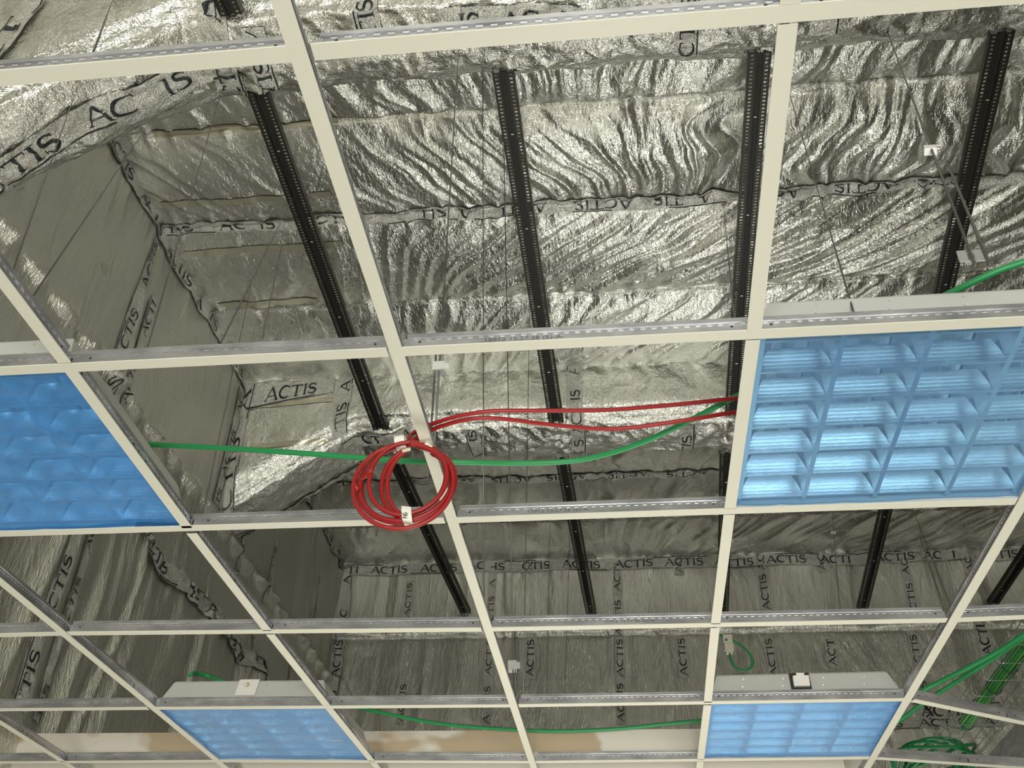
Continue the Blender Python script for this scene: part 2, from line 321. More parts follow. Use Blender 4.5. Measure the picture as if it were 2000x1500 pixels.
def tape(name_parent, fn, p0, p1, width, seed, word=.30, pitch=.44, th=None, start=None, flip=False, crumple=1.0, name='seam_tape', edge=True, text=True, ink_off=.0022):
    """ribbon over a surface: fn(a, b, off) -> xyz.  p0, p1 in surface coordinates."""
    rnd = random.Random(seed); p0 = np.array(p0, float); p1 = np.array(p1, float); L = np.linalg.norm(p1-p0); d = (p1-p0)/L; nn = np.array([-d[1], d[0]])*(-1 if flip else 1)
    off = .0035
    def uv(s, w):               # along, across with a slight wander
        s = np.asarray(s, float); w = np.asarray(w, float)
        wv = .018*(vnoise(s*3, 0*s, seed)-.5)*2*crumple
        c = p0 + s[..., None]*d + (w+wv)[..., None]*nn; return c
    def P(s, w, o):
        c = uv(s, w); return fn(c[..., 0], c[..., 1], o + .010*crumple*vnoise(s*28, w*45, seed+1))
    ns = max(6, int(L/.012)); s = np.linspace(0, L, ns)[:, None]; w = np.linspace(-width/2, width/2, 8)[None, :]
    S_, W_ = np.broadcast_arrays(s, w)
    tp = grid_mesh(name, P(S_, W_, off), M['foil_tape'], parent=name_parent)
    if not text: return tp
    th = th or width*.62; mb = MB(); x = start if start is not None else rnd.uniform(-.2, .1)
    def rib(pts, wd, scx, x0):
        pts = [np.array(p, float) for p in pts]; dense = []
        for a, b in zip(pts[:-1], pts[1:]):
            n = max(1, int(np.linalg.norm((b-a)*[scx, th])/.009))
            for i in range(n): dense.append(a+(b-a)*i/n)
        dense.append(pts[-1]); n = len(dense); SS = []; WW = []
        for i, p in enumerate(dense):
            t = dense[min(i+1,n-1)]-dense[max(i-1,0)]; t = t*[scx, th]; t = t/(np.linalg.norm(t)+1e-9); q = np.array([-t[1], t[0]])
            f = i/max(1,n-1)
            if wd == 'c': ww = th*(.07+.13*math.sin(PI*f))
            elif wd == 's': ww = th*(.08+.11*math.sin(PI*f))
            else: ww = th*wd
            c = np.array([x0 + p[0]*scx, (p[1]-.5)*th])
            for sg in (-1, 1): e = c + q*sg*ww/2; SS.append(e[0]); WW.append(e[1])
        SS = np.array(SS); WW = np.array(WW)
        if SS.max() > L or SS.min() < 0: return
        V = P(SS, WW, off+ink_off+.001); mb.add(V, [(2*i, 2*i+1, 2*i+3, 2*i+2) for i in range(n-1)])
    while x < L:
        scx = word/4.35; cx = x
        for ch in 'ACTIS':
            adv, st = LET[ch]
            if rnd.random() > .10*crumple:
                for pts, wd in st: rib(pts, wd, scx, cx)
            cx += (adv+.04)*scx
        x += pitch*(1+rnd.uniform(-.1, .12))
    if edge:
        a = 0.0
        while a < L:
            b = min(L, a+rnd.uniform(.15, .5)); sg = rnd.choice((-1, 1)); n = max(2, int((b-a)/.012))
            s1 = np.linspace(a, b, n); V = np.stack([P(s1, 0*s1+sg*width*.47, off+ink_off), P(s1, 0*s1+sg*width*.41, off+ink_off)], 1).reshape(-1, 3)
            mb.add(V, [(2*i, 2*i+1, 2*i+3, 2*i+2) for i in range(n-1)]); a = b+rnd.uniform(.10, .48)
    if mb.v:
        o = mb.build('printed_lettering', M['ink'], tp)
    return tp
fR = lambda a, b, o: roofS(a, b, o); fL = lambda a, b, o: leftS(a, b, o); fB = lambda a, b, o: backS(a, b, o)
TW = .10
# roof seams: a across = x
tape(ceiling, fR, (XL+.06, 3.20), (-.53, 3.197), .085, 1, word=.33, pitch=.47, crumple=.8, flip=True)
tape(ceiling, fR, (XR-.1, 3.197), (-.56, 3.197), .085, 1, word=.33, pitch=.47, crumple=.8, flip=True)
tape(ceiling, fR, (XR-.1, 6.104), (XL+.35, 6.115), .09, 2, word=.33, pitch=.44, flip=True)
tape(wall_back, fB, (XL+.05, ZR-.10), (XR-.1, ZR-.10), .11, 3, word=.34, pitch=.43, crumple=.7)
# roof to left wall corner
tape(wall_left, fL, (2.05, ZR-.06), (4.7, ZR-.06), .10, 5, word=.32, pitch=.44)
tape(wall_left, fL, (5.2, ZR-.06), (YB-.05, ZR-.06), .10, 6, word=.32, pitch=.42)
# left wall: double vertical tape, other verticals, the crumpled horizontal one
def lp(px, py): p = at_x(px, py, XL); return (p.y, p.z)
a, b = lp(305, 480), lp(5, 1400)
tape(wall_left, fL, (b[0]-.09, b[1]), (a[0]-.09, a[1]-.05), .10, 7, word=.36, pitch=.50, crumple=.35)
tape(wall_left, fL, (b[0]+.08, b[1]), (a[0]+.08, a[1]-.35), .09, 8, word=.30, pitch=.46, crumple=.5)
for k, (p, q) in enumerate([((515,1040),(500,1180)), ((620,1130),(600,1210)), ((485,1240),(465,1290)), ((540,1260),(548,1330)), ((470,1060),(440,1150))]):
    a, b = lp(*p), lp(*q); tape(wall_left, fL, (b[0], b[1]), (b[0], a[1]), .05, 20+k, word=.4, th=.04, crumple=.5, edge=False)
a, b = lp(273, 1040), lp(560, 1425)
tape(wall_left, fL, (a[0]-.5, CZ+2.50), (b[0], CZ+2.50), .11, 30, word=.30, crumple=3.2)
# corner between left wall and the haunch of the second beam, corner with back wall
def bp(px, py): p = at_y(px, py, YB); return (p.x, p.z)
tape(wall_left, fL, (4.62, CZ+3.1), (4.62, ZR-.15), .10, 31, word=.36, pitch=.48, crumple=.6)
tape(wall_back, fB, (XL+.10, CZ+2.0), (XL+.10, ZR-.15), .10, 32, word=.34, pitch=.42, crumple=.6)
for k, (px, y_top, y_bot, ww) in enumerate([(800,1140,1215,.07), (789,1330,1420,.07), (958,1110,1425,.075), (1038,1100,1125,.07), (1038,1240,1330,.09), (1208,1100,1330,.08), (1213,1330,1420,.08), (1325,1085,1130,.09),
        (1333,1250,1330,.09), (1490,1090,1200,.09), (1505,1250,1330,.08), (1602,1085,1125,.09), (1622,1250,1310,.09), (1772,1085,1220,.08), (1795,1235,1420,.08), (1917,1220,1290,.11), (1888,1090,1130,.08)]):
    a = bp(px, y_top); b = bp(px, y_bot); xx = (a[0]+b[0])/2
    tape(wall_back, fB, (xx, b[1]), (xx, a[1]), ww, 40+k, word=.33, pitch=.40, crumple=.3, start=.02, edge=False)
tape(wall_back, fB, (bp(1790,1427)[0], CZ+2.75), (bp(1960,1427)[0], CZ+2.75), .13, 70, word=.36, pitch=.5, crumple=.3, start=.05)
tape(wall_back, fB, (bp(1700,1442)[0], CZ+2.66), (bp(1960,1442)[0], CZ+2.66), .09, 71, word=.36, pitch=.5, crumple=.4)
# tapes on the beams (a = x, b = wrap coordinate, 1 unit of wrap ~ .42 m)
def beam_tape(bi, x0, u0, x1, u1, w, seed, **kw):
    S, o = BS[bi]; y0 = BEAMS[bi]
    fn = lambda a, b, off: S(a, b/.45, off)
    kw['flip'] = True; return tape(o, fn, (x0, u0*.45), (x1, u1*.45), w, seed, **kw)
beam_tape(1, -2.2, .16, -1.6, .16, .10, 4, word=.36, pitch=.5, start=.12, crumple=.4)
beam_tape(1, -1.52, 1.05, -1.52, .05, .10, 80, word=.36, pitch=.46, crumple=.4)
beam_tape(1, -2.22, 1.2, -2.22, .05, .10, 81, word=.36, pitch=.46, crumple=.4)
beam_tape(1, -2.25, 1.93, -1.35, 1.93, .10, 82, crumple=2)
beam_tape(1, .07, 2.1, .07, -.0+.06, .10, 83, word=.34, crumple=.8)
beam_tape(1, -.62, 1.95, -.62, 1.15, .09, 84, word=.34, crumple=.6)
beam_tape(1, .80, 1.9, .80, 1.2, .10, 85, word=.34, crumple=.3)
beam_tape(1, -1.50, 1.35, -1.02, 1.1, .11, 86, word=.30, pitch=.36, crumple=2)
beam_tape(0, -2.2, 1.75, -1.35, 1.45, .125, 87, word=.40, pitch=.5, crumple=2.2)
beam_tape(0, -1.30, 2.0, -1.30, .1, .13, 88, word=.40, crumple=1.5)
beam_tape(0, -1.15, 1.9, -1.12, 1.2, .10, 89, word=.36, crumple=1.2)
beam_tape(0, -.62, 1.5, -.62, .1, .11, 90, word=.36, crumple=.5)
beam_tape(0, -.30, 1.35, .30, 1.45, .12, 91, word=.34, pitch=.4, crumple=2.5)
beam_tape(0, .72, 1.9, .72, .6, .10, 92, word=.36, crumple=.6)
beam_tape(0, 1.30, 1.7, 1.30, .3, .10, 93, word=.34, crumple=1.5)
beam_tape(0, -2.28, 2.0, -2.1, .3, .12, 94, word=.36, crumple=2.2)
# yellowed clear tape strips over the batten lines at the left of the bay
for k, (x0, x1, y) in enumerate([(-2.03, -1.02, 2.515), (-2.18, -1.18, 2.99), (-2.19, -1.22, 3.38), (-2.15, -1.5, 3.868)]):
    tape(ceiling, fR, (x0, y), (x1, y), .045, 110+k, crumple=.15, text=False, name='yellowed_tape').data.materials[0] = M['pack']
for k, (zz) in enumerate((3.96, 3.62)):
    S, o = BS[1]; uu = 4.2-zz
    tape(o, lambda a, b, off, S=S: S(a, np.clip(b/(ZR-beam_bot(a, 0)), 0, 1), off), (-2.12, uu), (-1.6, uu-.03), .04, 120+k, crumple=.15, text=False, name='yellowed_tape').data.materials[0] = M['pack']
# ---------------------------------------------------------------- perforated rails
def rail(a, b, w, label):
    a, b = Vector(a), Vector(b); d = (b-a); L = d.length; d.normalize(); sx = d.cross(Vector((0,0,1))).normalized(); up = sx.cross(d).normalized()
    root = empty('perforated_rail', a, label, 'rail', 'black perforated rails under the foil')
    P = lambda s, x, z: a + d*s + sx*x + up*z
    lip = w*.34; pitch = .0205
    mb = MB()
    mb.obox(P(0,-w/2+lip,.012), d*L, sx*(w-2*lip), up*.004, 1)     # recessed web
    mb.obox(P(0,-w/2+lip-.002,.0), d*L, sx*.003, up*.016, 0); mb.obox(P(0,w/2-lip-.001,.0), d*L, sx*.003, up*.016, 0)
    mb.obox(P(0,-w/2,.0), d*L, sx*.003, up*.035, 0); mb.obox(P(0,w/2-.003,.0), d*L, sx*.003, up*.035, 0)
    mb.obox(P(0,-.002,.008), d*L, sx*.004, up*.004, 1)
    mb.build('channel', [M['rail'], M['rail_groove']], root)
    for sg in (-1, 1):
        m2 = MB(); c = sg*(w/2-lip/2); h = lip/2; hw = lip*.20; n = int(L/pitch)
        m2.obox(P(0, c-h, -.001), d*L, sx*(h-hw), up*.003); m2.obox(P(0, c+hw, -.001), d*L, sx*(h-hw), up*.003)
        for i in range(n+1):
            s0 = i*pitch; m2.obox(P(s0, c-hw, -.001), d*min(pitch*.42, L-s0), sx*hw*2, up*.003)
        m2.build('perforated_lip', M['rail'], root)
    s = .35
    while s < L:
        m3 = MB(); m3.tube([P(s, -.006, .004), P(s, .006, .004)], .0028, 6); s += .62
        m3.build('fixing_screw', M['rivet'], root)
    return root
rw = .098
y1a, y1b = 2.02, 4.72
def yp(px, py, y): p = at_y(px, py, y); return p
HRL = 3.755
for (pa, pb, lab) in [((505,190),(745,845),'leftmost black perforated rail in the large foil bay, ending above the red coil'),
                     ((985,160),(1085,815),'black perforated rail in the middle of the foil bay'),
                     ((1485,100),(1432,800),'black perforated rail running close beside the right white cross tees'),
                     ((1960,60),(1850,545),'black perforated rail near the right edge above the light fitting')]:
    A = at_h(*pa, HRL); B = at_h(*pb, HRL); d = (B-A)/(B.y-A.y)
    rail(A + d*(1.99-A.y), A + d*(4.75-A.y), rw, lab)
for (pa, pb, lab) in [((770,900),(910,1200),'black perforated rail behind the red coil reaching the back wall'),
                     ((1098,900),(1155,1200),'black perforated rail reaching the back wall in the middle'),
                     ((1420,870),(1412,1200),'black perforated rail behind the right short cross tees reaching the back wall'),
                     ((1730,1000),(1685,1190),'black perforated rail just below the large blue film fitting'),
                     ((2000,1090),(1940,1180),'black perforated rail at the far right edge of the photo')]:
    A = at_h(*pa, HRL); B = at_y(*pb, YB-.06); d = (B-A)/(B.y-A.y)
    rail(A + d*(5.2-A.y), B, rw*.95, lab)
def upper_rail(pa, pb, lab):
    A = at_h(*pa, HRL); B = at_h(*pb, HRL); d = (B-A)/(B.y-A.y); rail(A+d*(.3-A.y), A+d*(1.6-A.y), rw, lab)
upper_rail((420,-40), (470,70), 'short black perforated rail end at the top left corner')
# ---------------------------------------------------------------- suspended grid
OBS = {(0,0):(590,104),(1,0):(1541,28.5),(-1,1):(133,718),(0,1):(772,688),(1,1):(1472,655),(-1,2):(370,1037),(0,2):(880,1017),(1,2):(1425,1000),(2,2):(1998,980),
(-2,3):(125,1238),(-1,3):(525,1236),(0,3):(950,1230),(1,3):(1397,1223),(2,3):(1860,1212),
(-2,4):(297,1384),(-1,4):(640,1381),(0,4):(1005,1379),(1,4):(1382,1375),(2,4):(1775,1367),
(-2,5):(425,1487),(-1,5):(728,1489),(0,5):(1040,1489),(1,5):(1368,1486),(2,5):(1705,1481)}
def J(i, j):
    if (i, j) in OBS:
        p = at_h(*OBS[(i, j)], G-CZ); return Vector((p.x, p.y, 0))
    if (i, j) == (2.9, 4): p = at_h(2000, 1413, G-CZ); q = J(2, 4); d = (p-q); d = d*((1.862-q.x)/d.x); return Vector((q.x+d.x, q.y+d.y, 0))
    if (i, j) == (2.9, 5): p = at_h(2000, 1501, G-CZ); q = J(2, 5); d = (p-q); d = d*((1.862-q.x)/d.x); return Vector((q.x+d.x, q.y+d.y, 0))
    if (i, j) == (2.9, 3): p = at_h(2000, 1206, G-CZ); q = J(2, 3); d = (p-q); d = d*((1.862-q.x)/d.x); return Vector((q.x+d.x, q.y+d.y, 0))
    return Vector((i*.6, j*.6, 0))
def tee(kind, a, b, label, group, hgt=.038, trim0=0.0, trim1=0.0, z=0.0, code=None, marks=True):
    a = Vector((a.x, a.y, G+z)); b = Vector((b.x, b.y, G+z)); d = b-a; L = d.length; d.normalize(); s = Vector((0,0,1)).cross(d).normalized(); up = Vector((0,0,1))
    a = a + d*trim0; L -= trim0+trim1
    root = empty(kind, a, label, 'ceiling tee', group)
    P = lambda t, x, zz: a + d*t + s*x + up*zz
    mb = MB(); mb.obox(P(0,-.012,0), d*L, s*.024, up*.0009)
    mb.obox(P(0,-.012,.0009), d*L, s*.0012, up*.0010); mb.obox(P(0,.0108,.0009), d*L, s*.0012, up*.0010)
    mb.build('white_face', M['white'], root)
    e = .006
    mb = MB(); mb.obox(P(e,-.0105,.0009), d*(L-2*e), s*.021, up*.0006)
    mb.obox(P(e,-.0010,.0015), d*(L-2*e), s*.0020, up*(hgt-.009))
    mb.obox(P(e,-.0034,hgt-.0085), d*(L-2*e), s*.0068, up*.0085)
    if marks:
        n = int((L-.04)/.0185)
        for i in range(n):
            t = .02+i*.0185
            for sg in (-1, 1):
                x0 = .0010*sg; mb.obox(P(t, x0, hgt*.62), d*.0085, s*(.0012*sg), up*.0028, 1)
        for t in (.026, L/2-.03, L/2+.035, L-.026):
            for sg in (-1, 1): mb.obox(P(t, .0010*sg, hgt*.48), d*.0042, s*(.0003*sg), up*.0042, 2)
        for sg in (-1, 1): mb.obox(P(L/2, .0010*sg, hgt*.26), d*.0035, s*(.0004*sg), up*.012, 2)
    mb.build('steel_web', [M['galv'], M['galv_dark'], M['slot']], root)
    for t in (0, L-.012):
        mc = MB(); mc.obox(P(t+.001,-.0022,.003), d*.010, s*.0044, up*(hgt-.014)); mc.build('end_clip', M['galv'], root)
    if code:
        cu = bpy.data.curves.new('code', 'FONT'); cu.body = code[0]; cu.size = .0125
        t0 = bpy.data.objects.new('code', cu); COL.objects.link(t0); bpy.context.view_layer.update()
        me = bpy.data.meshes.new_from_object(t0.evaluated_get(bpy.context.evaluated_depsgraph_get())); bpy.data.objects.remove(t0)
        me.materials.clear(); me.materials.append(M['code']); 
        for v in me.vertices:
            q = P(code[1] + v.co.x*1.25, -.0014, .0125 + v.co.y*.9); v.co = q
        o = bpy.data.objects.new('printed_code', me); COL.objects.link(o); o.parent = root; o.matrix_parent_inverse = root.matrix_world.inverted()
    return root
M['code'] = mat('grey_inkjet_print', (.10,.10,.11), .6)
rows = ['at the top of the picture', 'above the blue film fittings', 'below the large blue film fittings', 'second row above the bottom', 'above the lower blue fittings', 'along the bottom edge of the picture']
# main runners (along y)
mains = {-2: (2.2, 3.25), 0: (-.9, 3.25), 2: (-.2, 3.25)}
ml = {-2: 'long white main tee crossing the lower left corner', 0: 'long white main tee through the centre behind the red cable coil', 2: 'long white main tee slanting down at the lower right'}
def seq_main(i, y0, y1):
    js = [j for j in range(-1, 6)]
    pts = [J(i, j) for j in js]
    return pts
for i, js in {-2: range(2, 6), 0: range(-1, 6), 2: range(1, 6)}.items():
    js = list(js); pts = [J(i, j) for j in js]
    e = pts[-1] + (pts[-1]-pts[-2]).normalized()*(3.26-pts[-1].y)/((pts[-1]-pts[-2]).normalized().y); pts.append(e)
    # a main tee is one straight length: least squares through its junctions, cut in no pieces
    A = np.array([[p.y, 1] for p in pts]); sol = np.linalg.lstsq(A, np.array([p.x for p in pts]), rcond=None)[0]
    a = Vector((sol[0]*pts[0].y+sol[1], pts[0].y, 0)); b = Vector((sol[0]*3.26+sol[1], 3.26, 0))
    tee('main_tee', a, b, ml[i], 'main tees of the white ceiling grid', hgt=.040, z=-.0006)
# long cross tees (along x), between main tees
def rowlab(j, side): return 'white cross tee %s, %s' % (rows[j], side)
sides = {-4: 'at the left edge', -2: 'left of the central main tee', 0: 'right of the central main tee', 2: 'beyond the right main tee'}
for j in range(6):
    for (i0, i1) in ((-4,-2), (-2,0), (0,2), (2,2.9)):
        if i0 == 2 and j < 3: continue
        if i0 == -4 and j < 2: continue
        code = None
        if (i0, j) == (0, 1): code = ('15912 15:57:38 (5)-A-', .14)
        if (i0, j) == (0, 2): code = ('15912 15:57:36 (6)-A-', .155)
        if (i0, j) == (0, 3): code = ('15912 15:57:36 (6)-A-', .30)
        tee('cross_tee', J(i0, j), J(i1, j), rowlab(j, sides[i0]), 'long white cross tees', hgt=.036, trim0=.0135, trim1=.0135 if i1 != 2.9 else 0, code=code)
# short cross tees (along y) halfway between the mains
cl = {-3: 'at the far lower left', -1: 'left of the central main tee', 1: 'right of the central main tee'}
bet = ['in the top row', 'in the second row', 'beside the large blue fittings', 'below the large blue fittings', 'above the lower blue fittings', 'beside the lower blue fittings', 'at the bottom edge']
for i in (-3, -1, 1):
    for j in range(-1, 6):
        if i == -3 and j < 4: continue
        a = J(i, j); b = J(i, j+1) if j < 5 else Vector((J(i,5).x + (J(i,5)-J(i,4)).x*.43, 3.26, 0))
        tee('short_cross_tee', a, b, 'short white cross tee %s, %s' % (cl[i], bet[j+1]), 'short white cross tees', hgt=.034, trim0=.0135, trim1=.0135 if j < 5 else 0)
# ---------------------------------------------------------------- light fittings covered with blue film
def fitting(i, j, label, filmm, seed, bracket=None, film_sag=.004):
    a, b, c_, d_ = J(i, j), J(i+1, j), J(i+1, j+1), J(i, j+1)
    def P(u, v, z):            # u across x, v along y, inside the cell
        p = a*(1-u)*(1-v) + b*u*(1-v) + c_*u*v + d_*(1-u)*v; return Vector((p.x, p.y, G+z))
    root = empty('light_fitting', P(.5,.5,0), label, 'light fitting', 'unlit light fittings under blue film')
    e = .012; z0 = .0022; z1 = .040; z2 = .105
    def ring(e, z): return [P(e,e,z), P(1-e,e,z), P(1-e,1-e,z), P(e,1-e,z)]
    # folded sheet housing: vertical skirt, outward lip, tapered sides, top with folded corners
    mb = MB(); L = [ring(.012, z0), ring(.012, z1-.004), ring(.030, z1-.004), ring(.030, z1+.004), ring(.062, z2-.006), ring(.070, z2)]
    Li = [ring(.016, z0), ring(.016, z1-.006), ring(.034, z1-.006), ring(.034, z1), ring(.066, z2-.010), ring(.072, z2-.006)]
    vs = [p for r in L for p in r]; fs = [(4*r+k, 4*r+(k+1)%4, 4*r+4+(k+1)%4, 4*r+4+k) for r in range(5) for k in range(4)] + [(20,21,22,23)]
    mb.add(vs, fs)
    vs = [p for r in Li for p in r]; fs = [(4*r+(k+1)%4, 4*r+k, 4*r+4+k, 4*r+4+(k+1)%4) for r in range(5) for k in range(4)] + [(23,22,21,20)]
    mb.add(vs, fs)
    mb.build('housing', M['body'], root)
    for k in range(8):         # rivets on the side facing the viewer
        u = .19+.205*(k % 4); t = .3 if k < 4 else .78
        v = .030+(.062-.030)*t; zz = z1+.004+(z2-.01-z1)*t
        mr = MB(); mr.tube([P(u+(.01 if k >= 4 else 0), v+.002, zz), P(u+(.01 if k >= 4 else 0), v-.005, zz-.001)], [.0032, .0018], 8); mr.build('rivet', M['rivet'], root)
    if bracket == 'knob':
        mr = MB(); mr.obox(P(.45, .022, z1+.006), P(.565,.022,0)-P(.45,.022,0), (0,.003,0), P(.5,.056,z2+.002)-P(.5,.022,z1+.006)); mr.build('cover_plate', M['plastic'], root)
        mr = MB(); q = P(.505,.040,z1+.045); mr.tube([q, q+Vector((0,-.014,-.004))], [.008,.006], 12); mr.build('round_knob', M['cream'], root)
    if bracket == 'socket':
        mr = MB(); mr.obox(P(.437,.024,z1+.006), P(.540,.024,0)-P(.437,.024,0), (0,.003,0), P(.5,.050,z2-.002)-P(.5,.022,z1+.006)); mr.build('cutout', M['dark'], root)
        mr = MB(); q = P(.450,.006,z1+.012); mr.obox(q, P(.53,.0,0)-P(.45,.0,0), (0,.03,0), (0,0,.033)); mr.box(tuple(q+Vector((.010,-.006,.033))), tuple(q+Vector((.034,.02,.039)))); mr.build('white_socket', M['plastic'], root)
    # reflector ribs: four parallel lamps with three V dividers, six rows of blades
    for k in range(4):
        u = .135+.243*k
        mr = MB(); mr.tube([P(u,.10,.072), P(u,.90,.072)], .0085, 12); o = mr.build('fluorescent_tube', M['lamp'], root, True)
        for vv in (.10, .90):
            mh = MB(); q = P(u, vv, .060); mh.box(tuple(q-Vector((.011,.007,0))), tuple(q+Vector((.011,.007,.026)))); mh.build('lamp_holder', M['plastic'], root)
    mb = MB()
    mb.add([P(.09,.09,.092), P(.91,.09,.092), P(.91,.91,.092), P(.09,.91,.092)], [(0,3,2,1)])
    def vee(u, w0, w1, zb, zt, side=0):
        n = 8; pr = []
        for q in range(n+1):
            t = q/n; w = w0+(w1-w0)*t**2; pr.append((w, zb+(zt-zb)*t))
        for sg in (-1, 1):
            if side and sg != side: continue
            vs = []
            for w, z in pr: ee = .034+max(0, z-.034)*.85; vs += [P(u+sg*w, ee, z), P(u+sg*w, 1-ee, z)]
            mb.add(vs, [(2*q, 2*q+1, 2*q+3, 2*q+2) for q in range(n)])
        mb.add([P(u-w0,.035,zb), P(u+w0,.035,zb), P(u+w0,.965,zb), P(u-w0,.965,zb)], [(0,1,2,3)])
    for u in (.257, .5, .743): vee(u, .008, .055, .0125, .088)
    vee(.032, .008, .055, .0125, .088, 1); vee(.968, .008, .055, .0125, .088, -1)
    mb.build('reflector', M['louvre'], root, True)
    for k in range(7):
        v = .060+.1467*k; mb = MB()
        for (u0, u1) in ((.032,.257),(.257,.5),(.5,.743),(.743,.968)):
            n = 6
            for sg in (-1, 1):
                vs = []
                for q in range(n+1):
                    t = q/n; w = .004+.012*t*t; z = .0125+.045*t; ins = .008+.03*t*t
                    vs += [P(u0+ins, v+sg*w, z), P(u1-ins, v+sg*w, z)]
                mb.add(vs, [(2*q, 2*q+1, 2*q+3, 2*q+2) for q in range(n)])
            mb.add([P(u0+.008,v-.004,.0125), P(u1-.008,v-.004,.0125), P(u1-.008,v+.004,.0125), P(u0+.008,v+.004,.0125)], [(0,1,2,3)])
        mb.build('louvre_blade', M['louvre'], root)
    # loose film just above the face of the tees
    n = 90; u = np.linspace(.014, .986, n)[:, None]; v = np.linspace(.014, .986, n)[None, :]
    z = .0075 + film_sag*(vnoise(u*4+v*2, v*6, seed)-.5) + .0025*ridge(u*9+v*5, v*3, seed+1) + .0012*ridge(u*3, v*22, seed+2) - .003*np.minimum(1, np.exp(-np.minimum(np.minimum(u,1-u),np.minimum(v,1-v)).clip(.0)/.03))
    A, B, C, D = (np.array([p.x, p.y]) for p in (a, b, c_, d_)); uu = (u+0*v)[..., None]; vv = (v+0*u)[..., None]
    xy = A*(1-uu)*(1-vv) + B*uu*(1-vv) + C*uu*vv + D*(1-uu)*vv
    PP = np.concatenate([xy, (G+z)[..., None]], -1)
    grid_mesh('blue_film', PP, filmm, parent=root)
    return root
fitting(-2, 1, 'blue film covered light fitting at the left edge of the picture', M['film_deep'], 200)
fitting(1, 1, 'large pale blue film covered louvre light fitting at the right edge', M['film'], 210)
fitting(-2, 4, 'blue film covered light fitting with a round knob on its grey housing', M['film_mid'], 220, 'knob')
fitting(1, 4, 'blue film covered light fitting with a white socket on its grey housing', M['film_mid'], 230, 'socket')
# ---------------------------------------------------------------- hanger wires
def wire(a, b, r, label, clip=None, clipmat='clip', double=None):
    a, b = Vector(a), Vector(b); d = b-a
    root = empty('hanger_wire', a, label, 'hanger wire', 'thin steel hanger wires')
    mb = MB(); mb.tube([a, b], r, 6); mb.build('wire', M['wire'], root, True)
    if clip is not None:
        c = a + d*clip; h = d.normalized(); sx = Vector((1,0,0)); sy = h.cross(sx).normalized()
        k = 1.0
        mb = MB(); mb.obox(c - sx*.016*k - sy*.004, sx*.028*k, sy*.0015, h*.030*k); mb.obox(c - sx*.016*k - sy*.004, sx*.028*k, sy*.016*k - h*.006, h*.0015)
        mb.obox(c - sx*.016*k - sy*.004 + h*.030*k, sx*.028*k, sy*.014*k - h*.012*k, h*.0015); mb.obox(c + sx*.010 - sy*.006, sx*.014, sy*.002 + h*.004, h*.022)
        mb.build('spring_clip', M[clipmat], root)
    if clipmat == 'plastic':
        c = a + d*.012; mb = MB()
        for q in (-.022, .004): mb.obox(c + Vector((q, -.004, -.01)), (.014,0,0), (0,.003,0), h*.055)
        mb.build('clear_clamp', M['clip'], root)
    if double:
        q = a + d*double[0]; p = a + d*double[1]; o_ = Vector((double[2], 0, 0))
        mb = MB(); mb.tube([p+o_, q+o_], r, 6); mb.build('lower_rod', M['wire'], root, True)
    return root
def gp(px, py, z=.038): return at_h(px, py, G-CZ+z)
def rp(px, py, h=4.16): return at_h(px, py, h)
wires = [
 ((845,932), (905,-60), .0019, 'steel hanger rod with a bright spring clip just right of the red cable coil', .112, 'clip', (.0, .14, -.010)),
 ((945,1205), (943,60), .0017, 'vertical hanger wire passing straight up between the two middle rails', None, 'clip', None),
 ((1003,1372), (984,275), .0019, 'long hanger wire left of the middle black rail with a small clip low down', .037, 'clip', (.0,.09,.008)),
 ((1022,1372), (1036,500), .0015, 'thin hanger wire just right of the clipped wire at the bottom centre', None, 'clip', None),
 ((180,108), (222,-5), .0014, 'short stretch of hanger wire at the very top left', None, 'clip', None),
 ((19,545), (158,150), .0014, 'hanger wire slanting over the left foil wall, leftmost', None, 'clip', None),
 ((60,585), (342,165), .0014, 'steeply slanting hanger wire over the left foil wall', None, 'clip', None),
 ((285,688), (436,165), .0014, 'hanger wire crossing the foil corner beside the vertical printed tapes', None, 'clip', None),
 ((432,668), (580,370), .0014, 'hanger wire crossing the leftmost black rail', None, 'clip', None),
 ((512,662), (550,480), .0012, 'short thin hanger wire left of the leftmost black rail', None, 'clip', None),
 ((395,1010), (490,560), .0012, 'faint wire rising over the haunch of the second beam', None, 'clip', None),
 ((597,1215), (640,870), .0012, 'faint wire right of the haunch of the second beam', None, 'clip', None),
 ((1905,520), (1725,40), .0022, 'bright hanger rod with a white clip crossing the right black rail', .235, 'plastic', (.0,.2,.022)),
 ((1668,612), (1541,180), .0014, 'thin hanger wire slanting right of the right white cross tee', None, 'clip', None),
 ((1434,620), (1414,412), .0012, 'short thin wire beside the third black rail', None, 'clip', None),
 ((1862,1198), (1785,1000), .0018, 'pair of wires slanting down to the right main tee', None, 'clip', (.0,.5,-.02)),
 ((1640,1190), (1625,1000), .0012, 'faint wire with a small clip below the large blue fitting', .55, 'clip', None),
 ((1068,1372), (1074,1020), .0012, 'thin wire over the back wall right of the central main tee', None, 'clip', None),
 ((1103,1372), (1113,1040), .0012, 'thin wire over the back wall, next right of its neighbour', None, 'clip', None),
]
for (pa, pb, r, lab, cl_, cm, db) in wires: wire(gp(*pa), rp(*pb), r*1.25, lab, cl_, cm, db)
